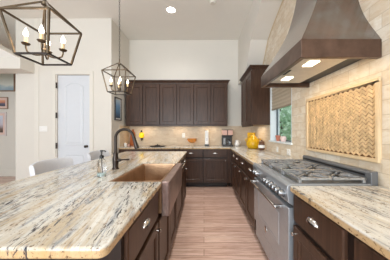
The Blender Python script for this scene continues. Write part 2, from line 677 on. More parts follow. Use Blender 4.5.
zt = 2.235
top = [(ax1 - (ax1 - ax0) * k / 12, zt + 0.075 * math.sin(PI * k / 12)) for k in range(13)]
door_field(bm, [(ax0, 0.985), (ax1, 0.985)] + top, 0.02)
door_field(bm, [(ax0, 0.22), (ax1, 0.22), (ax1, 0.80), (ax0, 0.80)], 0.02)
obj('door_slab', bm, M['door'], D, 0.002)
bm = BM()
lathe(bm, [(0.028, 0), (0.028, -0.006), (0.012, -0.010), (0.012, -0.035), (0.026, -0.045), (0.030, -0.058), (0.020, -0.070), (0.001, -0.072)],
      (DX1 - 0.07, YD + 0.03, 0.965), 16, 'y')
obj('door_knob', bm, M['bronze_dark'], D, smooth=True)
for z in (0.98, 1.62, 2.25):
    bm = BM()
    box(bm, DX0 - 0.022, DX0 + 0.004, YD - 0.012, YD + 0.012, z - 0.06, z + 0.06)
    obj('hinge', bm, M['bronze_dark'], D, 0.003)
bm = BM()
for (x0, x1, z0, z1) in ((DX0 - 0.085, DX0 - 0.02, 0, DZ + 0.085), (DX1 + 0.012, DX1 + 0.085, 0, DZ + 0.085), (DX0 - 0.02, DX1 + 0.012, DZ + 0.01, DZ + 0.085)):
    box(bm, x0, x1, YD - 0.018, YD, z0, z1)
struct('trim_7', bm, M['trim'], 0.004)

# window
Wn = bpy.data.objects.new('window_1', None)
COL.objects.link(Wn)
Wn.location = (XW + 0.09, (WY0 + WY1) / 2, WZ0)
Wn['kind'] = 'structure'
bm = BM()
for (y0, y1, z0, z1) in ((WY0, WY0 + 0.02, WZ0, WZ1), (WY1 - 0.02, WY1, WZ0, WZ1), (WY0 + 0.02, WY1 - 0.02, WZ1 - 0.02, WZ1)):
    box(bm, XW, XW + 0.17, y0, y1, z0, z1)
obj('window_jamb', bm, M['winframe'], Wn)
bm = BM()
X0, X1 = XW + 0.105, XW + 0.135
for (y0, y1, z0, z1) in ((WY0 + 0.02, WY0 + 0.043, WZ0 + 0.02, WZ1 - 0.02), (WY1 - 0.043, WY1 - 0.02, WZ0 + 0.02, WZ1 - 0.02),
                         (WY0 + 0.043, WY1 - 0.043, WZ0 + 0.02, WZ0 + 0.043), (WY0 + 0.043, WY1 - 0.043, WZ1 - 0.043, WZ1 - 0.02)):
    box(bm, X0, X1, y0, y1, z0, z1)
obj('window_frame', bm, M['sash'], Wn, 0.003)
obj('window_pane', box(BM(), X0 + 0.013, X0 + 0.017, WY0 + 0.043, WY1 - 0.043, WZ0 + 0.043, WZ1 - 0.043), M['pane'], Wn)
obj('window_sill', box(BM(), XW - 0.025, XW + 0.17, WY0 - 0.02, WY1 + 0.02, WZ0 - 0.005, WZ0 + 0.02), M['winframe'], Wn, 0.004)
# shade
sh = thing('window_shade', 'beige woven roman shade pulled halfway down over the window', 'window shade', (XW + 0.03, (WY0 + WY1) / 2, 1.66))
bm = BM()
pts = []
for k in range(21):
    z = 1.69 + (2.27 - 1.69) * k / 20
    pts.append((XW + 0.025 + (0.004 if k % 2 else -0.002), z))
pts += [(XW + 0.040, 2.27), (XW + 0.040, 1.69)]
prism(bm, pts, WY0 + 0.024, WY1 - 0.024, 'y')
obj('fabric', bm, M['shade'], sh)
obj('bottom_rail', box(BM(), XW + 0.018, XW + 0.046, WY0 + 0.024, WY1 - 0.024, 1.665, 1.69), plain('shade_rail', C(150, 136, 118), 0.6), sh, 0.004)
obj('head_rail', box(BM(), XW + 0.012, XW + 0.055, WY0 + 0.024, WY1 - 0.024, 2.27, 2.279), M['shade'], sh)

# outside the window
struct('floor_outside', box(BM(), 1.5, 14, -2, 22, -0.12, -0.06), M['soil'])


def shrub(x, y, r, h, label, n):
    tr = thing('tree', label, 'tree', (x, y, -0.06), 'trees beyond the window')
    bm = BM()
    tube(bm, [(x, y, -0.06), (x + 0.05, y, h * 0.4), (x, y + 0.05, h * 0.7)], [0.09, 0.07, 0.03], 8)
    obj('trunk', bm, M['bark'], tr, smooth=True)
    bm = BM()
    for _ in range(n):
        a, b2 = random.uniform(0, 2 * PI), random.uniform(-1, 1)
        q = random.uniform(0.55, 1.0)
        c = math.sqrt(1 - b2 * b2)
        p = Vector((x + r * q * c * math.cos(a), y + r * q * c * math.sin(a), h * 0.55 + h * 0.47 * q * b2))
        s = random.uniform(0.07, 0.14)
        ux = Vector((random.uniform(-1, 1), random.uniform(-1, 1), random.uniform(-1, 1))).normalized()
        uy = ux.cross(Vector((random.uniform(-1, 1), random.uniform(-1, 1), random.uniform(-1, 1)))).normalized()
        bm.faces.new([bm.verts.new(p + ux * s), bm.verts.new(p + uy * s * 0.5), bm.verts.new(p - ux * s), bm.verts.new(p - uy * s * 0.5)])
    obj('foliage', bm, M['leaf'], tr)


shrub(3.3, 8.2, 1.2, 3.4, 'green leafy tree outside the window, nearer one on the right', 2600)
shrub(4.3, 11.5, 2.0, 4.6, 'green leafy tree outside the window, farther one behind', 3000)


# ---------------------------------------------------------------- base cabinets
def base_cabinet(label, m, u0, u1, depth, fronts, group=None, name='base_cabinet', open_top=False):
    """fronts: list of (kind, u0, u1, v0, v1, hardware)"""
    lc = m((u0 + u1) / 2, -depth / 2, 0)
    r = thing(name, label, 'cabinet', (lc[0], lc[1], 0), group)
    bm = BM()
    if open_top:
        fbox(bm, m, u0, u1, -0.02, 0, 0.10, 0.64)
        fbox(bm, m, u0, u0 + 0.015, -depth, -0.02, 0.10, CB)
        fbox(bm, m, u1 - 0.015, u1, -depth, -0.02, 0.10, CB)
        fbox(bm, m, u0 + 0.015, u1 - 0.015, -depth, -depth + 0.02, 0.10, CB)
        fbox(bm, m, u0 + 0.015, u1 - 0.015, -depth + 0.02, -0.02, 0.10, 0.12)
    else:
        fbox(bm, m, u0, u1, -depth, 0, 0.10, CB)
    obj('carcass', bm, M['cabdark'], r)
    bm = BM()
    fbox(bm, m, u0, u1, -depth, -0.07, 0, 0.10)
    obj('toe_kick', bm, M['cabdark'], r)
    for (kind, a, b_, c, d, hw) in fronts:
        bm = BM()
        if kind == 'drawer':
            slab(bm, m, a, b_, c, d, 0.02)
        else:
            panel(bm, m, a, b_, c, d, 0.02)
        f = obj(kind, bm, M['cab'], r)
        if hw:
            bm = BM()
            if hw[0] == 'cup':
                cup_pull(bm, m, hw[1], hw[2], 0.02)
                obj('cup_pull', bm, M['nickel'], f, smooth=True)
            elif hw[0] == 'knob':
                door_knob(bm, m, hw[1], hw[2], 0.02)
                obj('knob', bm, M['nickel'], f, smooth=True)
    return r


DR0, DR1 = 0.690, 0.862
FR = 0.622                       # right run face
mr = m_right(FR)
g = 'base cabinets of the right run'


def std(u0, u1, gap=0.012, knob_hi=True, dz0=DR0):
    ku = u1 - gap - 0.035 if knob_hi else u0 + gap + 0.035
    return [('drawer', u0 + gap, u1 - gap, dz0, DR1, ('cup', (u0 + u1) / 2, 0.785)),
            ('door', u0 + gap, u1 - gap, 0.115, dz0 - 0.034, ('knob', ku, dz0 - 0.075))]


base_cabinet('dark brown drawer cabinet right of the range, cup pull fully in view', mr, 0.795, 1.292, 0.60, std(0.805, 1.288), g)
base_cabinet('dark brown drawer cabinet nearest the camera on the right, cut by the frame', mr, 0.25, 0.795, 0.60, std(0.262, 0.775), g)
cuts = [2.222, 2.72, 3.22, 3.66, 4.02]
labs = ['dark brown drawer cabinet standing directly left of the steel range',
        'dark brown drawer cabinet, second from the range towards the corner',
        'dark brown drawer cabinet, third from the range towards the corner',
        'narrow dark brown drawer cabinet closest to the far corner on the right run']
for a, b_, lb in zip(cuts, cuts[1:], labs):
    base_cabinet(lb, mr, a, b_, 0.60, std(a, b_), g)
FB = 4.325
mb = m_front(FB)
g = 'base cabinets of the back run'
for a, b_, lb in ((-0.02, 0.535, 'dark brown base cabinet under the coffee maker side of the back counter'),
                  (-0.575, -0.02, 'dark brown base cabinet left of centre under the amber bowl'),
                  (-1.13, -0.575, 'dark brown back cabinet mostly hidden behind the end of the island')):
    base_cabinet(lb, mb, a, b_, 0.60, std(a, b_, knob_hi=(a > -0.1)), g)
bm = BM()
box(bm, 0.535, XW - 0.002, FB, YB - 0.002, 0.10, CB)
box(bm, FR, XW - 0.002, 4.02, FB, 0.10, CB)
box(bm, 0.60, XW - 0.002, FB + 0.07, YB - 0.002, 0, 0.10)
tag(obj('corner_cabinet', bm, M['cab']), 'plain dark brown blind corner cabinet where the two counter runs meet', 'cabinet')
bm = BM()
box(bm, XL + 0.002, -1.13, FB, YB - 0.014, 0.0, CB)
tag(obj('base_cabinet', bm, M['cab']), 'plain dark brown cabinet end against the short left wall behind the faucet', 'cabinet')

# ---------------------------------------------------------------- countertops
bm = BM()
e = 0.002
prism(bm, [(XL + e, 4.295), (0.59, 4.295), (0.59, 2.222), (XW - e, 2.222), (XW - e, YB - 0.014), (XL + 0.014, YB - 0.014)], CB, CT)
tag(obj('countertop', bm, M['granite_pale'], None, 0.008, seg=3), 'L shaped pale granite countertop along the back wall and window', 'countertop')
bm = BM()
prism(bm, [(0.59, -0.5), (XW - e, -0.5), (XW - e, 1.298), (0.59, 1.298)], CB, CT)
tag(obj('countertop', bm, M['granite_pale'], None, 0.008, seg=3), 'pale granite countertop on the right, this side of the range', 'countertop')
base_cabinet('dark brown cabinet under the right countertop, outside the frame', mr, -0.48, 0.25, 0.60, [])

IX0, IX1, IY0, IY1 = -1.443, -0.316, 0.606, 3.50
SY0, SY1, SX0 = 1.405, 2.215, -0.715
rc = 0.032
cor = [(IX1 - rc + rc * math.cos(a), IY0 + rc + rc * math.sin(a)) for a in [(-PI / 2) + PI / 2 * k / 8 for k in range(9)]]
cor2 = [(IX0 + rc - rc * math.sin(a), IY0 + rc - rc * math.cos(a)) for a in [PI / 2 - PI / 2 * k / 8 for k in range(9)]]
bm = BM()
prism(bm, cor2 + cor + [(IX1, SY0), (SX0, SY0), (SX0, SY1), (IX1, SY1), (IX1, IY1), (IX0, IY1)], CB, CT)
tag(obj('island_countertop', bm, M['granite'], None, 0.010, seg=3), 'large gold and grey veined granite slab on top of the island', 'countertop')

# ---------------------------------------------------------------- island cabinets
FI = -0.345
mi = m_left(FI)
g = 'cabinets of the island'
ID = 0.70
base_cabinet('reddish brown island cabinet with cup pull drawer, between camera and copper sink', mi, 0.786, 1.365, ID,
             [('drawer', 0.815, 1.35, DR0 - 0.01, DR1, ('cup', 1.06, 0.775)),
              ('door', 0.815, 1.35, 0.115, 0.646, ('knob', 1.31, 0.60))], g)
base_cabinet('island cabinet with paired doors under the copper sink', mi, 1.365, 2.255, ID,
             [('door', 1.38, 1.805, 0.115, 0.635, ('knob', 1.77, 0.59)), ('door', 1.815, 2.24, 0.115, 0.635, ('knob', 1.85, 0.59))], g, 'sink_cabinet', True)
base_cabinet('end island cabinet past the dishwasher facing the far drawers', mi, 2.925, 3.43, ID, std(2.925, 3.43), g)
dw = thing('dishwasher', 'dark panelled dishwasher with silver bar handle beside the copper sink', 'dishwasher', (FI - ID / 2, 2.59, 0))
bm = BM()
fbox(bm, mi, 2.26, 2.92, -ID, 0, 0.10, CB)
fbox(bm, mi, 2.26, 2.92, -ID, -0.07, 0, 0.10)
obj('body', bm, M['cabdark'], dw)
f = obj('door', panel(BM(), mi, 2.27, 2.91, 0.115, 0.862, 0.02), M['cab'], dw)
bm = BM()
tube(bm, [mi(2.33, 0.055, 0.805), mi(2.85, 0.055, 0.805)], 0.010, 10)
for u in (2.38, 2.80):
    tube(bm, [mi(u, 0.018, 0.805), mi(u, 0.055, 0.805)], 0.006, 8)
obj('handle', bm, M['nickel'], f, smooth=True)
bp = thing('island_back_panel', 'dark brown panelled back of the island on the stool side', 'panel', (FI - ID - 0.01, 2.1, 0))
mbk = m_right(FI - ID - 0.005)
for k in range(4):
    y0 = 0.786 + k * 0.661
    obj('panel', panel(BM(), mbk, y0, y0 + 0.661, 0.0, CB - 0.002, 0.018, 0.07), M['cab'], bp)

# ---------------------------------------------------------------- sink
AX = -0.256                      # apron face
sk = thing('farmhouse_sink', 'hammered copper apron front sink set into the island', 'sink', (-0.5, 1.81, 0.655))
bm = BM()
x0, x1, y0, y1 = SX0 + 0.003, FI + 0.028, SY0 + 0.004, SY1 - 0.004
t_ = 0.016
zt, zb = 0.911, 0.69
ring = lambda i, z: [(x0 + i, y0 + i, z), (x1 - i, y0 + i, z), (x1 - i, y1 - i, z), (x0 + i, y1 - i, z)]
loft(bm, [ring(0, zb - t_), ring(0, zt), ring(t_, zt), ring(t_ + 0.004, zt - 0.02), ring(t_ + 0.012, zb + 0.03), ring(t_ + 0.04, zb)])
obj('basin', bm, M['copper'], sk, 0.004)
bm = BM()
prism(bm, [(x1, SY0 - 0.0), (AX - 0.012, SY0 - 0.0), (AX, SY0 + 0.012), (AX, SY1 - 0.012), (AX - 0.012, SY1), (x1, SY1)], 0.653, zt + 0.003)
obj('apron', bm, M['apron'], sk, 0.008, seg=3, label='dull brown apron front of the sink')
obj('drain', lathe(BM(), [(0.045, 0.004), (0.045, 0.0), (0.03, 0.002), (0.005, 0.002)], (-0.52, 1.81, zb - 0.001), 16), M['bronze_dark'], sk)

# ---------------------------------------------------------------- faucet
fx, fy = -0.875, 1.87
fa = thing('faucet', 'dark bronze gooseneck faucet standing behind the copper sink', 'faucet', (fx, fy, CT))
obj('base', lathe(BM(), [(0.034, 0), (0.034, 0.006), (0.027, 0.014), (0.024, 0.03), (0.029, 0.07), (0.029, 0.10), (0.022, 0.135), (0.024, 0.15), (0.016, 0.165)], (fx, fy, CT), 20),
    M['bronze_dark'], fa, smooth=True)
pts = [(fx, fy, CT + 0.155), (fx, fy, CT + 0.30)]
R = 0.092
for k in range(1, 15):
    a = PI - k * (PI + 0.0) / 14 * 0.93
    pts.append((fx + R + R * math.cos(a), fy - 0.015 * k / 14, CT + 0.30 + R * math.sin(a)))
end = Vector(pts[-1])
obj('gooseneck', tube(BM(), pts, 0.0135, 12), M['bronze_dark'], fa, smooth=True)
dirn = (Vector(pts[-1]) - Vector(pts[-2])).normalized()
obj('spray_head', tube(BM(), [end - dirn * 0.005, end + dirn * 0.02, end + dirn * 0.05, end + dirn * 0.115, end + dirn * 0.125], [0.014, 0.016, 0.017, 0.022, 0.019], 14),
    M['bronze_dark'], fa, smooth=True)
bm = BM()
tube(bm, [(fx + 0.02, fy, CT + 0.088), (fx + 0.05, fy, CT + 0.088)], [0.017, 0.015], 12)
tube(bm, [(fx + 0.045, fy, CT + 0.088), (fx + 0.075, fy - 0.005, CT + 0.092), (fx + 0.14, fy - 0.01, CT + 0.096)], [0.010, 0.007, 0.008], 10)
obj('lever', bm, M['bronze_dark'], fa, smooth=True)

# ---------------------------------------------------------------- soap bottle
sx_, sy_ = -0.845, 1.56
so = thing('soap_bottle', 'clear glass soap bottle with a black pump on the island', 'bottle', (sx_, sy_, CT))
obj('bottle', lathe(BM(), [(0.030, 0.001), (0.034, 0.006), (0.034, 0.115), (0.030, 0.130), (0.016, 0.145), (0.014, 0.158)], (sx_, sy_, CT), 20), M['glass'], so, smooth=True)
obj('soap', lathe(BM(), [(0.026, 0.006), (0.029, 0.010), (0.029, 0.035), (0.001, 0.035)], (sx_, sy_, CT), 16), plain('pale_soap', C(196, 214, 214), 0.2), so, smooth=True)
bm = BM()
lathe(bm, [(0.017, 0.150), (0.017, 0.170), (0.010, 0.176), (0.006, 0.178), (0.006, 0.205), (0.012, 0.207), (0.012, 0.217), (0.001, 0.219)], (sx_, sy_, CT), 14)
tube(bm, [(sx_, sy_, CT + 0.212), (sx_ + 0.03, sy_ - 0.01, CT + 0.212), (sx_ + 0.042, sy_ - 0.014, CT + 0.206)], 0.0045, 8)
tube(bm, [(sx_, sy_, CT + 0.15), (sx_ + 0.004, sy_, CT + 0.03)], 0.003, 6)
obj('pump', bm, M['black'], so, smooth=True)

# ---------------------------------------------------------------- stools
g = 'upholstered stools along the island'
st = thing('counter_stool', 'pale grey upholstered stool tucked under the island, nearer one at the left', 'stool', (0, 0, 0), g)
bm = BM()
rings = []
N = 14
for k in range(N + 1):
    s = -1 + 2 * k / N
    y = s * 0.275
    xo = -0.235 + 0.085 * abs(s) ** 2.4
    th = 0.055
    ztop = 0.972 - 0.018 * s * s
    zb_ = 0.62
    tl = 0.035
    ring = []
    for (a, z) in ((0, zb_), (0, 0.80), (-tl * 0.6, ztop - 0.03), (-tl * 0.6 + 0.012, ztop - 0.006), (-tl * 0.6 + th / 2, ztop), (-tl * 0.6 + th - 0.012, ztop - 0.006), (-tl * 0.6 + th, ztop - 0.03), (th, 0.80), (th, zb_)):
        ring.append((xo + a, y, z))
    rings.append(ring)
loft(bm, rings)
obj('backrest', bm, M['fabric'], st, 0.012, smooth=True, seg=3)
bm = BM()
rr = [(-0.235, -0.24), (0.19, -0.255), (0.235, -0.22), (0.24, 0.22), (0.19, 0.255), (-0.235, 0.24)]
prism(bm, rr, 0.60, 0.685)
obj('seat', bm, M['fabric'], st, 0.025, seg=3)
obj('seat_rail', prism(BM(), [(p[0] * 0.93, p[1] * 0.93) for p in rr], 0.565, 0.60), M['leg'], st)
for (lx, ly) in ((-0.19, -0.2), (-0.19, 0.2), (0.19, -0.2), (0.19, 0.2)):
    obj('leg', tube(BM(), [(lx * 1.08, ly * 1.06, 0.0), (lx, ly, 0.57)], [0.014, 0.022], square=True), M['leg'], st)
bm = BM()
for (a, c) in (((-0.2, -0.2), (-0.2, 0.2)), ((0.2, -0.2), (0.2, 0.2)), ((-0.2, -0.2), (0.2, -0.2)), ((-0.2, 0.2), (0.2, 0.2))):
    tube(bm, [(a[0], a[1], 0.2), (c[0], c[1], 0.2)], 0.011, square=True)
obj('footrest', bm, M['leg'], st)
st.location = (-1.545, 2.125, 0)
dup(st, (-1.545, 3.04, 0), 'pale grey upholstered stool tucked under the island, farther one behind the soap bottle')


# ---------------------------------------------------------------- wall cabinets
def wall_cabinet(label, m, u0, u1, v0, v1, depth, doors, group=None):
    lc = m((u0 + u1) / 2, -depth / 2, v0)
    r = thing('wall_cabinet', label, 'cabinet', lc, group)
    obj('carcass', fbox(BM(), m, u0, u1, -depth, 0, v0, v1), M['cab'], r, 0.002)
    n = len(doors)
    for i, (a, b_) in enumerate(doors):
        d = obj('door', panel(BM(), m, a, b_, v0 + 0.012, v1 - 0.02, 0.02, 0.062), M['cab'], r)
    obj('light_rail', fbox(BM(), m, u0, u1, -0.02, 0.004, v0 - 0.028, v0), M['cab'], r, 0.002)
    return r


FU = 4.60
mu = m_front(FU)
UZ0, UZ1 = 1.435, 2.44
UX0, UX1 = -1.90, 0.572
uw = (UX1 - UX0) / 3
g = 'wall cabinets on the back wall'
for k, lb in enumerate(('dark brown two door wall cabinet at the left end, beside the framed blue print',
                        'dark brown two door wall cabinet in the middle of the back wall',
                        'dark brown two door wall cabinet at the right end, above the coffee maker')):
    a = UX0 + k * uw
    wall_cabinet(lb, mu, a, a + uw, UZ0, UZ1, YB - FU - 0.002, [(a + 0.005, a + uw / 2 - 0.003), (a + uw / 2 + 0.003, a + uw - 0.005)], g)
bm = BM()
lv = [(UZ1, 0.004), (UZ1 + 0.018, 0.006), (UZ1 + 0.024, 0.016), (UZ1 + 0.045, 0.026), (UZ1 + 0.062, 0.048), (UZ1 + 0.066, 0.054), (UZ1 + 0.08, 0.056)]
loft(bm, [[(UX0, FU - o, z), (UX1 + o, FU - o, z), (UX1 + o, YB - 0.002, z), (UX0, YB - 0.002, z)] for z, o in lv])
tag(obj('crown_molding', bm, M['cab']), 'dark brown crown moulding along the top of the back wall cabinets', 'moulding')
RU0, RU1 = 3.50, 4.42
mru = m_right(XS)
RZ1 = 2.425
wall_cabinet('dark brown wall cabinet on the right wall between corner and window', mru, RU0, RU1, 1.405, RZ1, XW - XS - 0.002,
             [(RU0 + 0.006, (RU0 + RU1) / 2 - 0.003), ((RU0 + RU1) / 2 + 0.003, RU1 - 0.006)])
bm = BM()
lv = [(RZ1 + (z - UZ1) * 0.9, o) for z, o in lv]
loft(bm, [[(XS - o, RU0 - o, z), (XW - 0.002, RU0 - o, z), (XW - 0.002, RU1 + o, z), (XS - o, RU1 + o, z)] for z, o in lv])
tag(obj('crown_molding', bm, M['cab']), 'dark brown crown moulding on top of the right wall cabinet beside the hood', 'moulding')


def under_light(name, loc, sx, sy, p):
    area(name, loc, (0, 0, 0), sx, sy, p, (1.0, 0.80, 0.56))


for x in (-1.45, -0.66, 0.16):
    under_light('under_cabinet_lamp', (x, 4.74, 1.428), 0.35, 0.05, 0.75)
under_light('under_cabinet_lamp', (1.06, 4.0, 1.395), 0.05, 0.5, 1.2)

# ---------------------------------------------------------------- range
RY0, RY1 = 1.306, 2.216
rg = thing('gas_range', 'wide stainless steel gas range between the granite counters', 'range', (0.9, (RY0 + RY1) / 2, 0))
bm = BM()
box(bm, 0.63, 1.20, RY0, RY1, 0.10, 0.885)
box(bm, 0.66, 1.20, RY0 + 0.01, RY1 - 0.01, 0.0, 0.10)
obj('body', bm, M['steel_dark'], rg)
bm = BM()
prism(bm, [(0.63, 0.885), (0.63, 0.765), (0.585, 0.79), (0.572, 0.885), (0.578, 0.91), (0.60, 0.922), (1.155, 0.922), (1.155, 0.885)], RY0, RY1, 'y')
obj('control_panel', bm, M['steel'], rg, 0.004)
od = obj('oven_door', fbox(BM(), mr, RY0 + 0.006, RY1 - 0.006, -0.008, 0.035, 0.275, 0.755), M['steel'], rg, 0.005)
bm = BM()
md_ = m_right(0.587)
loft(bm, [[md_(u, w_, v) for (u, v) in ((RY0 + 0.17 + i, 0.40 + i), (RY1 - 0.17 - i, 0.40 + i), (RY1 - 0.17 - i, 0.655 - i), (RY0 + 0.17 + i, 0.655 - i))]
          for (i, w_) in ((0, -0.001), (0.004, 0.004), (0.014, 0.004), (0.018, 0.001))])
obj('oven_window', bm, M['glass_dark'], od)
bm = BM()
tube(bm, [(0.53, RY0 + 0.08, 0.728), (0.53, RY1 - 0.08, 0.728)], 0.0125, 12)
for y in (RY0 + 0.105, RY1 - 0.105):
    box(bm, 0.52, 0.588, y - 0.013, y + 0.013, 0.716, 0.740)
obj('handle', bm, M['nickel'], od, 0.002, smooth=True)
obj('badge', lathe(BM(), [(0.030, 0.0), (0.030, -0.004), (0.024, -0.007), (0.001, -0.007)], (0.588, 1.80, 0.355), 20, 'x'), M['nickel'], od, smooth=True)
obj('kick_panel', fbox(BM(), mr, RY0 + 0.006, RY1 - 0.006, -0.008, 0.015, 0.085, 0.262), M['steel'], rg, 0.004)
for y in (1.365, 1.435, 1.505, 1.575, 1.645, 1.715, 1.985, 2.075):
    bm = BM()
    tilt = 0.13
    c = Vector((0.577, y, 0.842))
    ax = Vector((-math.cos(tilt), 0, -math.sin(tilt) * -0.6)).normalized()
    tube(bm, [c, c + ax * 0.008], 0.026, 18)
    tube(bm, [c + ax * 0.008, c + ax * 0.036, c + ax * 0.042], [0.022, 0.019, 0.016], 18)
    k_ = obj('knob', bm, M['knobsteel'], rg, smooth=True)
    bm = BM()
    box(bm, c.x - 0.046, c.x - 0.034, y - 0.003, y + 0.003, c.z - 0.016, c.z + 0.022)
    obj('pointer', bm, M['black'], k_)
bm = BM()
box(bm, 0.5815, 0.587, 1.80, 1.90, 0.815, 0.868)
obj('display', bm, M['black'], rg, 0.002)
bm = BM()
prism(bm, [(1.155, 0.915), (1.155, 0.995), (1.165, 1.008), (1.205, 1.008), (1.205, 0.885), (1.155, 0.885)], RY0, RY1, 'y')
bgd = obj('backguard', bm, M['guard'], rg, 0.004)
obj('vent_slot', box(BM(), 1.1515, 1.156, RY0 + 0.05, RY1 - 0.015, 0.970, 0.984), M['black'], bgd)
obj('burner_well', box(BM(), 0.655, 1.14, RY0 + 0.02, RY1 - 0.02, 0.9215, 0.9245), plain('well_steel', C(104, 105, 107), 0.3, 0.5), rg)
gw = (RY1 - RY0 - 0.03) / 3
for k in range(3):
    y0 = RY0 + 0.015 + k * gw
    y1 = y0 + gw - 0.006
    bm = BM()
    zt_ = 0.962
    bb = 0.0065
    for y in (y0 + bb, y1 - bb):
        box(bm, 0.665, 1.135, y - bb, y + bb, zt_ - 0.016, zt_)
    for x in (0.67, 0.9, 1.13):
        box(bm, x - bb, x + bb, y0, y1, zt_ - 0.016, zt_)
    for cx in (0.785, 1.015):
        cy = (y0 + y1) / 2
        for q in range(4):
            a = PI / 4 + q * PI / 2
            dx, dy = math.cos(a), math.sin(a)
            tube(bm, [(cx + dx * 0.03, cy + dy * 0.03, zt_ - 0.004), (cx + dx * 0.15, cy + dy * 0.15 * 0.93, zt_ - 0.006)], 0.006, square=True)
        for q in range(4):
            a = q * PI / 2
            ln = 0.112 if q % 2 == 0 else (y1 - y0) / 2
            tube(bm, [(cx + math.cos(a) * 0.045, cy + math.sin(a) * 0.045, zt_ - 0.006), (cx + math.cos(a) * ln, cy + math.sin(a) * ln, zt_ - 0.006)], 0.006, square=True)
    for x in (0.675, 1.125):
        for y in (y0 + 0.012, y1 - 0.012):
            box(bm, x - 0.009, x + 0.009, y - 0.009, y + 0.009, 0.9242, zt_ - 0.01)
    obj('grate', bm, M['iron'], rg, 0.002)
    for cx in (0.785, 1.015):
        bm = BM()
        cy = (y0 + y1) / 2
        lathe(bm, [(0.060, 0.0), (0.058, 0.006), (0.044, 0.008), (0.042, 0.018), (0.040, 0.020)], (cx, cy, 0.9240), 20)
        bn = obj('burner', bm, M['steel'], rg, smooth=True)
        obj('burner_cap', lathe(BM(), [(0.036, 0.020), (0.038, 0.024), (0.034, 0.029), (0.001, 0.030)], (cx, cy, 0.9240), 20), M['black'], bn, smooth=True)

# ---------------------------------------------------------------- mosaic panel over the range
mo = thing('mosaic_panel', 'framed chevron stone mosaic on the wall above the range', 'wall panel', (XW - 0.01, (RY0 + RY1) / 2, 1.065))
mm = m_right(XW)
PY0, PY1, PZ0, PZ1 = 1.304, 2.232, 1.065, 1.665
fr = 0.030
bm = BM()
for (a, b_, c, d) in ((PY0, PY1, PZ0, PZ0 + fr), (PY0, PY1, PZ1 - fr, PZ1), (PY0, PY0 + fr, PZ0 + fr, PZ1 - fr), (PY1 - fr, PY1, PZ0 + fr, PZ1 - fr)):
    fbox(bm, mm, a, b_, 0.0005, 0.022, c, d)
obj('border', bm, M['stone_trim'], mo, 0.006)
bm = BM()
fbox(bm, mm, PY0 + fr, PY1 - fr, 0.0005, 0.006, PZ0 + fr, PZ1 - fr)
obj('backing', bm, M['mosaic_bed'], mo)
bm = BM()
nc = 30
cw = (PY1 - PY0 - 2 * fr) / nc
hh, sl = 0.031, 0.024
zlo, zhi = PZ0 + fr, PZ1 - fr
for i in range(nc):
    u0 = PY0 + fr + i * cw
    s = 1 if i % 2 else -1
    z = zlo - sl
    while z < zhi + sl:
        gp = 0.0038
        za, zb2 = z + gp, z + hh - gp
        lo_ = [za - s * sl / 2, za + s * sl / 2]
        hi_ = [zb2 - s * sl / 2, zb2 + s * sl / 2]
        cl = lambda q: min(max(q, zlo + 0.001), zhi - 0.001)
        gu = 0.0007
        q = [(u0 + gu, cl(lo_[0])), (u0 + cw - gu, cl(lo_[1])), (u0 + cw - gu, cl(hi_[1])), (u0 + gu, cl(hi_[0]))]
        if min(q[3][1] - q[0][1], q[2][1] - q[1][1]) > 0.002:
            w0 = 0.008 + random.random() * 0.003
            a = [bm.verts.new(mm(p[0], 0.0055, p[1])) for p in q]
            c = [bm.verts.new(mm(p[0], w0 + (0.004 if j in ((1, 2) if s > 0 else (0, 3)) else 0.0), p[1])) for j, p in enumerate(q)]
            bm.faces.new(c)
            for j in range(4):
                bm.faces.new((a[j], a[(j + 1) % 4], c[(j + 1) % 4], c[j]))
        z += hh
obj('mosaic', bm, M['mosaic'], mo)

# ---------------------------------------------------------------- range hood
hd = thing('range_hood', 'large curved bronze range hood hanging over the gas range', 'range hood', (0.95, (RY0 + RY1) / 2, 1.80))
HX, HY0, HY1, HW = 0.672, 1.302, 2.215, XW - 0.002
HZ0, HZ1 = 1.797, 1.922
bm = BM()
prof = [(HZ1, 0.0, 0.0), (1.955, 0.018, 0.018), (1.99, 0.040, 0.040), (2.03, 0.064, 0.066), (2.085, 0.095, 0.098), (2.14, 0.124, 0.130), (2.19, 0.147, 0.158),
        (2.238, 0.166, 0.182), (2.285, 0.182, 0.204), (2.33, 0.195, 0.223), (2.42, 0.216, 0.248), (2.52, 0.236, 0.268), (2.64, 0.256, 0.286), (2.80, 0.272, 0.298), (3.0, 0.28, 0.305), (3.30, 0.283, 0.308), (3.438, 0.283, 0.308)]
loft(bm, [[(HX + f_, HY0 + s_, z), (HX + f_, HY1 - s_, z), (HW, HY1 - s_, z), (HW, HY0 + s_, z)] for z, s_, f_ in prof])
obj('canopy', bm, M['hood'], hd, smooth=True)
bm = BM()
o = 0.004
T = 0.03
for (x0, x1, y0, y1) in ((HX - o, HX + T, HY0 - o, HY1 + o), (HX + T, HW, HY0 - o, HY0 + T), (HX + T, HW, HY1 - T, HY1 + o)):
    box(bm, x0, x1, y0, y1, HZ0, HZ1 + 0.002)
obj('skirt', bm, M['hood_band'], hd, 0.003, label='plain lower band of the hood')
bm = BM()
box(bm, HX + T, HW, HY0 + T, HY1 - T, 1.845, 1.86)
obj('liner', bm, M['black'], hd)
bm = BM()
box(bm, HX + 0.06, 1.07, HY0 + 0.06, HY1 - 0.10, 1.825, 1.845)
obj('filter_panel', bm, plain('hood_filter', C(214, 208, 198), 0.4, 0.3), hd, 0.004)
obj('control_strip', box(BM(), HX + 0.075, HX + 0.095, 1.66, 1.80, 1.820, 1.826), M['black'], hd)
for y in (1.50, 1.93):
    obj('lamp', box(BM(), 0.81, 0.885, y - 0.06, y + 0.06, 1.820, 1.8255), M['hoodlamp'], hd, 0.002)
    area('hood_lamp_light', (0.90, y, 1.812), (0, math.radians(-12), 0), 0.08, 0.12, 1.25, (1.0, 0.76, 0.46))

# ---------------------------------------------------------------- lantern pendants
g = 'lantern pendants over the island'


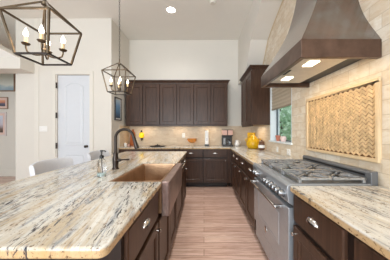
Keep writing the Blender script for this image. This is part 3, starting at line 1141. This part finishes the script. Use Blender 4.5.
def lantern(label):
    r = thing('lantern_pendant', label, 'pendant light', (0, 0, 0), g)
    tS, bS = 0.126, 0.0875
    tz, bz, az = 0.214, 0.0, 0.324
    br = 0.0045
    cs = ((-1, -1), (1, -1), (1, 1), (-1, 1))
    bm = BM()
    for (a, c) in zip(cs, cs[1:] + cs[:1]):
        tube(bm, [(a[0] * tS, a[1] * tS, tz), (c[0] * tS, c[1] * tS, tz)], br, square=True)
    obj('top_frame', bm, M['lantern'], r)
    bm = BM()
    for (a, c) in zip(cs, cs[1:] + cs[:1]):
        tube(bm, [(a[0] * bS, a[1] * bS, bz), (c[0] * bS, c[1] * bS, bz)], br, square=True)
    obj('bottom_frame', bm, M['bronze_dark'], r)
    for a in cs:
        obj('post', tube(BM(), [(a[0] * bS, a[1] * bS, bz), (a[0] * tS, a[1] * tS, tz)], br, square=True), M['lantern'], r)
        obj('strut', tube(BM(), [(a[0] * tS, a[1] * tS, tz), (a[0] * 0.012, a[1] * 0.012, az)], br * 0.85, square=True), M['lantern'], r)
    bm = BM()
    lathe(bm, [(0.018, az - 0.012), (0.020, az), (0.012, az + 0.01), (0.006, az + 0.018), (0.006, az + 0.05)], seg=12)
    tube(bm, [(0, 0, 0.045), (0, 0, az)], 0.005, 8)
    lathe(bm, [(0.004, 0.022), (0.012, 0.030), (0.018, 0.045), (0.014, 0.058), (0.005, 0.066)], seg=12)
    obj('stem', bm, M['lantern'], r, smooth=True)
    ztop = ZC - 1.70
    bm = BM()
    z = az + 0.05
    k = 0
    while z < ztop - 0.03:
        ring = []
        for q in range(13):
            a = 2 * PI * q / 12
            u, v = 0.0065 * math.cos(a), 0.017 * math.sin(a)
            ring.append((u if k % 2 else 0, 0 if k % 2 else u, z + 0.014 + v))
        tube(bm, ring, 0.0018, 5)
        z += 0.027
        k += 1
    obj('chain', bm, M['bronze_dark'], r)
    obj('ceiling_canopy', lathe(BM(), [(0.01, ztop - 0.05), (0.03, ztop - 0.035), (0.062, ztop - 0.02), (0.065, ztop - 0.001)], seg=20), M['bronze_dark'], r, smooth=True)
    for q in range(4):
        a = math.radians(30) + q * PI / 2
        dx, dy = math.cos(a), math.sin(a)
        R_ = 0.083
        pts = []
        for j in range(9):
            f_ = j / 8
            pts.append((dx * R_ * min(1, f_ * 1.25), dy * R_ * min(1, f_ * 1.25), 0.034 - 0.016 * math.sin(PI * min(1, f_ * 1.25)) + (max(0, f_ - 0.75) * 0.13)))
        arm = obj('arm', tube(BM(), pts, 0.0042, 8), M['lantern'], r, smooth=True)
        zc_ = pts[-1][2]
        c = (dx * R_, dy * R_, zc_)
        obj('drip_cup', lathe(BM(), [(0.004, -0.004), (0.016, 0.0), (0.021, 0.008), (0.019, 0.009), (0.010, 0.004)], c, 16), M['lantern'], arm, smooth=True)
        obj('candle_sleeve', lathe(BM(), [(0.0085, 0.004), (0.0085, 0.044), (0.006, 0.045)], c, 12), M['candle'], arm, smooth=True)
        obj('bulb', lathe(BM(), [(0.005, 0.044), (0.010, 0.050), (0.0125, 0.060), (0.009, 0.074), (0.003, 0.088), (0.0008, 0.096)], c, 12), M['bulb'], arm, smooth=True)
    return r


ln = lantern('bronze lantern pendant with candle bulbs, nearer one hanging at the top left')
ln.location = (-0.912, 1.085, 1.70)
ln.rotation_euler = (0, 0, 0)
dup(ln, (-0.925, 2.07, 1.705), 'bronze lantern pendant with candle bulbs, farther one above the faucet', math.radians(-2))
for (x, y) in ((-0.915, 1.075), (-0.925, 2.07)):
    l = bpy.data.lights.new('lantern_light', 'POINT')
    l.energy = 0.5
    l.shadow_soft_size = 0.05
    l.color = (1.0, 0.82, 0.6)
    lo = bpy.data.objects.new('lantern_light', l)
    COL.objects.link(lo)
    lo.location = (x, y, 1.80)

# ---------------------------------------------------------------- ceiling fixtures and fill spots
cl_ = thing('ceiling_light', 'round recessed ceiling light, switched on', 'ceiling light', (-0.646, 3.70, ZC))
bm = BM()
lathe(bm, [(0.075, -0.002), (0.095, -0.006), (0.10, -0.0005)], (-0.646, 3.70, ZC), 28, cap=False)
obj('trim_ring', bm, M['white'], cl_, smooth=True)
obj('lens', lathe(BM(), [(0.078, -0.003), (0.0785, -0.001)], (-0.646, 3.70, ZC), 24), M['lamp'], cl_)
sm = thing('smoke_detector', 'small off white round detector on the ceiling near the top edge', 'smoke detector', (0.165, 3.47, ZC))
obj('housing', lathe(BM(), [(0.055, -0.0005), (0.058, -0.015), (0.050, -0.030), (0.02, -0.034)], (0.165, 3.47, ZC), 20), M['trim'], sm, smooth=True)


def spot(x, y, p, cone):
    l = bpy.data.lights.new('can_and_fill_spot', 'SPOT')
    l.energy = p
    l.spot_size = math.radians(cone)
    l.spot_blend = 0.8
    l.shadow_soft_size = 0.07
    l.color = (1.0, 0.98, 0.95)
    o = bpy.data.objects.new('can_and_fill_spot', l)
    COL.objects.link(o)
    o.location = (x, y, ZC - 0.02)


for (x, y, p, cone) in ((-0.646, 3.70, 46, 150), (0.12, 1.3, 52, 54), (0.12, 2.7, 86, 54), (0.12, 3.8, 74, 54), (0.45, 1.9, 16, 130), (-1.6, 2.2, 8, 110)):  # first is the visible light; others are added fill for floor and walls
    spot(x, y, p, cone)


# ---------------------------------------------------------------- plates, pictures
def plate(name, label, m, u, v, hw, hh, kind, n=1, cat='outlet'):
    r = thing(name, label, cat, m(u, 0, v))
    obj('plate', slab(BM(), m, u - hw, u + hw, v - hh, v + hh, 0.006, 0.0005), M['white'], r)
    for k in range(n):
        uu = u + (k - (n - 1) / 2) * 0.046
        if kind == 'switch':
            obj('rocker', slab(BM(), m, uu - 0.017, uu + 0.017, v - 0.033, v + 0.033, 0.004, 0.0063), M['white'], r)
        else:
            for s in (-0.022, 0.022):
                obj('socket', slab(BM(), m, uu - 0.016, uu + 0.016, v + s - 0.014, v + s + 0.014, 0.003, 0.0063), M['trim'], r)


plate('light_switch', 'white three gang light switch on the wall left of the white door', m_front(YD), -3.385, 1.335, 0.085, 0.06, 'switch', 3, 'light switch')
plate('wall_outlet', 'white wall outlet on the back tiles left of the amber bowl', m_front(YB - 0.012), -0.53, 1.175, 0.038, 0.06, 'outlet')
plate('wall_outlet', 'white wall outlet on the right tiles below the window', m_right(XW), 2.73, 0.985, 0.055, 0.045, 'outlet', 1)
plate('wall_outlet', 'white wall outlet on the right tiles between window and corner', m_right(XW), 3.15, 0.985, 0.038, 0.045, 'outlet', 1)


def picture(label, m, u0, u1, v0, v1, fm, am, fw=0.025, mat_w=0.0, matm=None):
    r = thing('framed_picture', label, 'picture', m((u0 + u1) / 2, 0, v0))
    bm = BM()
    for (a, b_, c, d) in ((u0, u1, v0, v0 + fw), (u0, u1, v1 - fw, v1), (u0, u0 + fw, v0 + fw, v1 - fw), (u1 - fw, u1, v0 + fw, v1 - fw)):
        fbox(bm, m, a, b_, 0.0005, 0.024, c, d)
    obj('frame', bm, fm, r, 0.002)
    i = fw
    if mat_w:
        obj('mat', fbox(BM(), m, u0 + fw, u1 - fw, 0.0005, 0.010, v0 + fw, v1 - fw), matm, r)
        i += mat_w
    obj('artwork', fbox(BM(), m, u0 + i, u1 - i, 0.001, 0.0125, v0 + i, v1 - i), am, r)


mh = m_front(5.4)
ph = lambda px: (px - 204) * 5.39 / 189
zh = lambda py: 1.29 + (131 - py) * 5.39 / 189
picture('wide seascape painting, topmost on the hall wall at the left edge', mh, ph(-26), ph(15), zh(91.5), zh(72), M['picframe'], M['art_sea'], 0.03)
picture('small dusk print in a pink mat, middle of the hall wall at the left edge', mh, ph(-7), ph(8), zh(109), zh(97), M['picframe'], M['art_dusk'], 0.02, 0.06, M['picmat'])
picture('tall beach print in a pale frame, lowest on the hall wall at the left edge', mh, ph(-10), ph(6.5), zh(136), zh(112), M['picwhite'], M['art_beach'], 0.04, 0.06, M['picmat'])
picture('narrow blue print in a dark frame on the short wall beside the cabinets', m_left(XL), 4.11, 4.42, 1.53, 2.04, M['picblack'], M['art_blue'], 0.02, 0.03, M['white'])

# ---------------------------------------------------------------- things on the back counter
bx = lambda px, d: (px - 204) * d / 189
cbd = thing('cutting_board', 'reddish brown wooden board leaning on the back tiles behind the faucet', 'cutting board', (bx(132, 4.8), 4.85, CT))
bm = BM()
xc = bx(132, 4.82)
pts = [(xc - 0.06, 0), (xc + 0.06, 0), (xc + 0.06, 0.33), (xc + 0.022, 0.37), (xc + 0.022, 0.42), (xc - 0.022, 0.42), (xc - 0.022, 0.37), (xc - 0.06, 0.33)]
prism(bm, pts, 0, 0.02, 'y')
bmesh.ops.rotate(bm, verts=bm.verts, cent=(0, 0, 0), matrix=Matrix.Rotation(math.radians(-9), 3, 'X'))
bmesh.ops.translate(bm, verts=bm.verts, vec=(0, 4.815, CT + 0.003))
obj('board', bm, M['oak'], cbd, 0.004)
nl = thing('night_lamp', 'small yellow wall lamp with dark cap on the back tiles, under the left cabinet', 'lamp', (bx(141.5, 4.88), 4.90, 1.06))
xc, yc = bx(141.5, 4.86), 4.87
obj('shade', lathe(BM(), [(0.03, 1.115), (0.055, 1.14), (0.062, 1.18), (0.055, 1.22), (0.03, 1.25)], (xc, yc - 0.01, 0), 16), M['yellowlamp'], nl, smooth=True)
bm = BM()
lathe(bm, [(0.012, 1.245), (0.026, 1.252), (0.022, 1.285), (0.008, 1.31)], (xc, yc - 0.01, 0), 12)
obj('cap', bm, M['bronze_dark'], nl, smooth=True)
bm = BM()
lathe(bm, [(0.012, 1.04), (0.022, 1.06), (0.022, 1.09), (0.03, 1.118)], (xc, yc - 0.01, 0), 12)
box(bm, xc - 0.02, xc + 0.02, yc, YB - 0.0125, 1.06, 1.10)
obj('bracket', bm, M['bronze_dark'], nl)
for (px, d, r_, h, mt, lb, nm) in ((125.5, 4.55, 0.035, 0.085, 'white', 'small white cup on the back counter against the short left wall', 'cup'),
                                   (128.6, 4.62, 0.028, 0.060, 'pink', 'small pinkish cup on the back counter beside the white cup', 'cup')):
    x = bx(px, d)
    tag(obj(nm, lathe(BM(), [(r_ * 0.75, 0.001), (r_ * 0.8, 0.006), (r_, h), (r_ * 0.9, h), (r_ * 0.7, 0.012)], (x, d, CT), 16), M[mt], smooth=True), lb, 'cup')
tr = thing('covered_dish', 'flat dark dish with a knobbed lid on the back counter', 'dish', (bx(157.5, 4.5), 4.5, CT))
xc = bx(157.5, 4.5)
bm = BM()
lathe(bm, [(0.12, 0.001), (0.16, 0.004), (0.21, 0.022), (0.205, 0.026), (0.001, 0.020)], (0, 0, 0), 28)
bmesh.ops.scale(bm, verts=bm.verts, vec=(1, 0.6, 1))
bmesh.ops.translate(bm, verts=bm.verts, vec=(xc, 4.5, CT))
obj('tray', bm, M['bronze_dark'], tr, smooth=True)
obj('lid', lathe(BM(), [(0.075, 0.021), (0.07, 0.034), (0.045, 0.042), (0.014, 0.046), (0.012, 0.056), (0.02, 0.062), (0.001, 0.068)], (xc, 4.5, CT), 18), M['black'], tr, smooth=True)
cp = thing('footed_bowl', 'amber glass footed bowl on the back counter', 'bowl', (bx(192, 4.72), 4.72, CT))
xc = bx(192, 4.72)
obj('bowl', lathe(BM(), [(0.018, 0.075), (0.06, 0.085), (0.105, 0.125), (0.125, 0.185), (0.118, 0.185), (0.098, 0.135), (0.05, 0.098), (0.001, 0.094)], (xc, 4.72, CT), 24), M['amber'], cp, smooth=True)
obj('foot', lathe(BM(), [(0.062, 0.001), (0.058, 0.008), (0.018, 0.020), (0.013, 0.05), (0.02, 0.078)], (xc, 4.72, CT), 20), plain('pale_glass', C(214, 196, 168), 0.2), cp, smooth=True)
ws = thing('white_speaker', 'slim upright white device on a dark foot on the back counter', 'device', (bx(206.8, 4.75), 4.75, CT))
xc = bx(206.8, 4.75)
obj('body', box(BM(), xc - 0.045, xc + 0.045, 4.70, 4.78, CT + 0.04, CT + 0.385), M['white'], ws, 0.012, seg=3)
obj('foot', box(BM(), xc - 0.055, xc + 0.055, 4.69, 4.79, CT + 0.001, CT + 0.04), M['black'], ws, 0.006)
obj('button', box(BM(), xc - 0.012, xc + 0.012, 4.697, 4.702, CT + 0.13, CT + 0.2), plain('grey_button', C(170, 170, 172), 0.4), ws)
cm = thing('coffee_maker', 'black and copper toned coffee maker on the back counter near the corner', 'coffee maker', (bx(227.5, 4.7), 4.72, CT))
x0, x1 = bx(222.3, 4.64), bx(232.6, 4.64)
xm = (x0 + x1) / 2
bm = BM()
box(bm, x0, x1, 4.58, 4.83, CT + 0.001, CT + 0.04)
box(bm, x0, x1, 4.74, 4.83, CT + 0.04, CT + 0.25)
box(bm, x0 - 0.002, x1 + 0.002, 4.60, 4.83, CT + 0.25, CT + 0.275)
obj('body', bm, M['black'], cm, 0.005)
bm = BM()
box(bm, x0, xm - 0.012, 4.585, 4.83, CT + 0.275, CT + 0.40)
obj('water_tank', bm, M['pink'], cm, 0.008)
bm = BM()
box(bm, xm + 0.005, x1, 4.585, 4.83, CT + 0.275, CT + 0.40)
obj('brew_basket', bm, M['pink'], cm, 0.008)
bm = BM()
box(bm, x0, x1, 4.584, 4.83, CT + 0.395, CT + 0.41)
box(bm, xm - 0.011, xm + 0.004, 4.59, 4.83, CT + 0.275, CT + 0.396)
obj('lid', bm, M['black'], cm, 0.003)
obj('carafe', lathe(BM(), [(0.045, 0.041), (0.052, 0.05), (0.056, 0.10), (0.042, 0.155), (0.034, 0.18)], (xm + 0.04, 4.66, CT), 18), M['glass'], cm, smooth=True)
obj('grinder', lathe(BM(), [(0.035, 0.041), (0.04, 0.06), (0.032, 0.17), (0.036, 0.2)], (xm - 0.07, 4.66, CT), 18), M['steel'], cm, smooth=True)
pj = thing('white_pitcher', 'small white pitcher in the corner right of the coffee maker', 'pitcher', (bx(237, 4.7), 4.7, CT))
xc = bx(237, 4.7)
obj('body', lathe(BM(), [(0.04, 0.001), (0.062, 0.02), (0.066, 0.06), (0.045, 0.105), (0.040, 0.135), (0.048, 0.15), (0.042, 0.15), (0.034, 0.13)], (xc, 4.7, CT), 20), M['white'], pj, smooth=True)
obj('handle', tube(BM(), [(xc + 0.04, 4.7, CT + 0.13), (xc + 0.075, 4.7, CT + 0.12), (xc + 0.085, 4.7, CT + 0.08), (xc + 0.06, 4.7, CT + 0.045)], 0.008, 8), M['white'], pj, smooth=True)

# ---------------------------------------------------------------- things in the right corner and on the sill
yp = thing('yellow_jar', 'large round yellow ceramic jar with a lid under the right wall cabinet', 'jar', (1.045, 4.02, CT))
obj('body', lathe(BM(), [(0.085, 0.001), (0.115, 0.02), (0.142, 0.08), (0.145, 0.13), (0.125, 0.19), (0.085, 0.235), (0.07, 0.245)], (1.045, 4.02, CT), 28), M['yellow'], yp, smooth=True)
obj('lid', lathe(BM(), [(0.078, 0.243), (0.074, 0.255), (0.04, 0.275), (0.016, 0.28), (0.014, 0.29), (0.024, 0.30), (0.016, 0.315), (0.001, 0.318)], (1.045, 4.02, CT), 24), M['yellow'], yp, smooth=True)
bm = BM()
for s in (-1, 1):
    tube(bm, [(1.045 + s * 0.11, 4.02, CT + 0.205), (1.045 + s * 0.155, 4.02, CT + 0.21), (1.045 + s * 0.165, 4.02, CT + 0.175), (1.045 + s * 0.138, 4.02, CT + 0.15)], 0.010, 8)
obj('handle', bm, M['yellow'], yp, smooth=True)
yt = thing('yellow_tray', 'yellow ceramic platter leaning on the wall behind the yellow jar', 'platter', (1.17, 4.42, CT))
bm = BM()
box(bm, 1.02, 1.205, 4.44, 4.46, CT + 0.001, CT + 0.34)
obj('plate', bm, M['yellow'], yt, 0.008)
obj('rim', prism(BM(), [(1.02, CT + 0.30), (1.205, CT + 0.30), (1.205, CT + 0.34), (1.02, CT + 0.34)], 4.432, 4.441, 'y'), M['yellow'], yt, 0.003)
bj = thing('brown_jar', 'brown and white pottery jar beside the yellow jar', 'jar', (1.135, 3.72, CT))
obj('body', lathe(BM(), [(0.045, 0.001), (0.062, 0.03), (0.064, 0.09), (0.050, 0.14), (0.046, 0.15)], (1.135, 3.72, CT), 20), M['brown'], bj, smooth=True)
obj('collar', lathe(BM(), [(0.0648, 0.045), (0.0665, 0.06), (0.066, 0.085), (0.0625, 0.10)], (1.135, 3.72, CT), 20, cap=False), M['white'], bj, smooth=True, label='white painted band of the jar')
obj('lid', lathe(BM(), [(0.052, 0.149), (0.054, 0.162), (0.03, 0.18), (0.012, 0.184), (0.018, 0.198), (0.001, 0.206)], (1.135, 3.72, CT), 20), M['brown'], bj, smooth=True)
zs = WZ0 + 0.02
tag(obj('flower_pot', lathe(BM(), [(0.026, 0.001), (0.038, 0.075), (0.042, 0.075), (0.042, 0.095), (0.036, 0.095), (0.030, 0.02)], (1.268, 3.24, zs), 18), M['terracotta'], smooth=True),
    'small terracotta pot on the window sill', 'pot')
tag(obj('flower_pot', lathe(BM(), [(0.030, 0.001), (0.044, 0.02), (0.046, 0.06), (0.040, 0.085), (0.035, 0.085), (0.03, 0.02)], (1.268, 3.02, zs), 18), M['blush'], smooth=True),
    'small blush white pot on the window sill', 'pot')
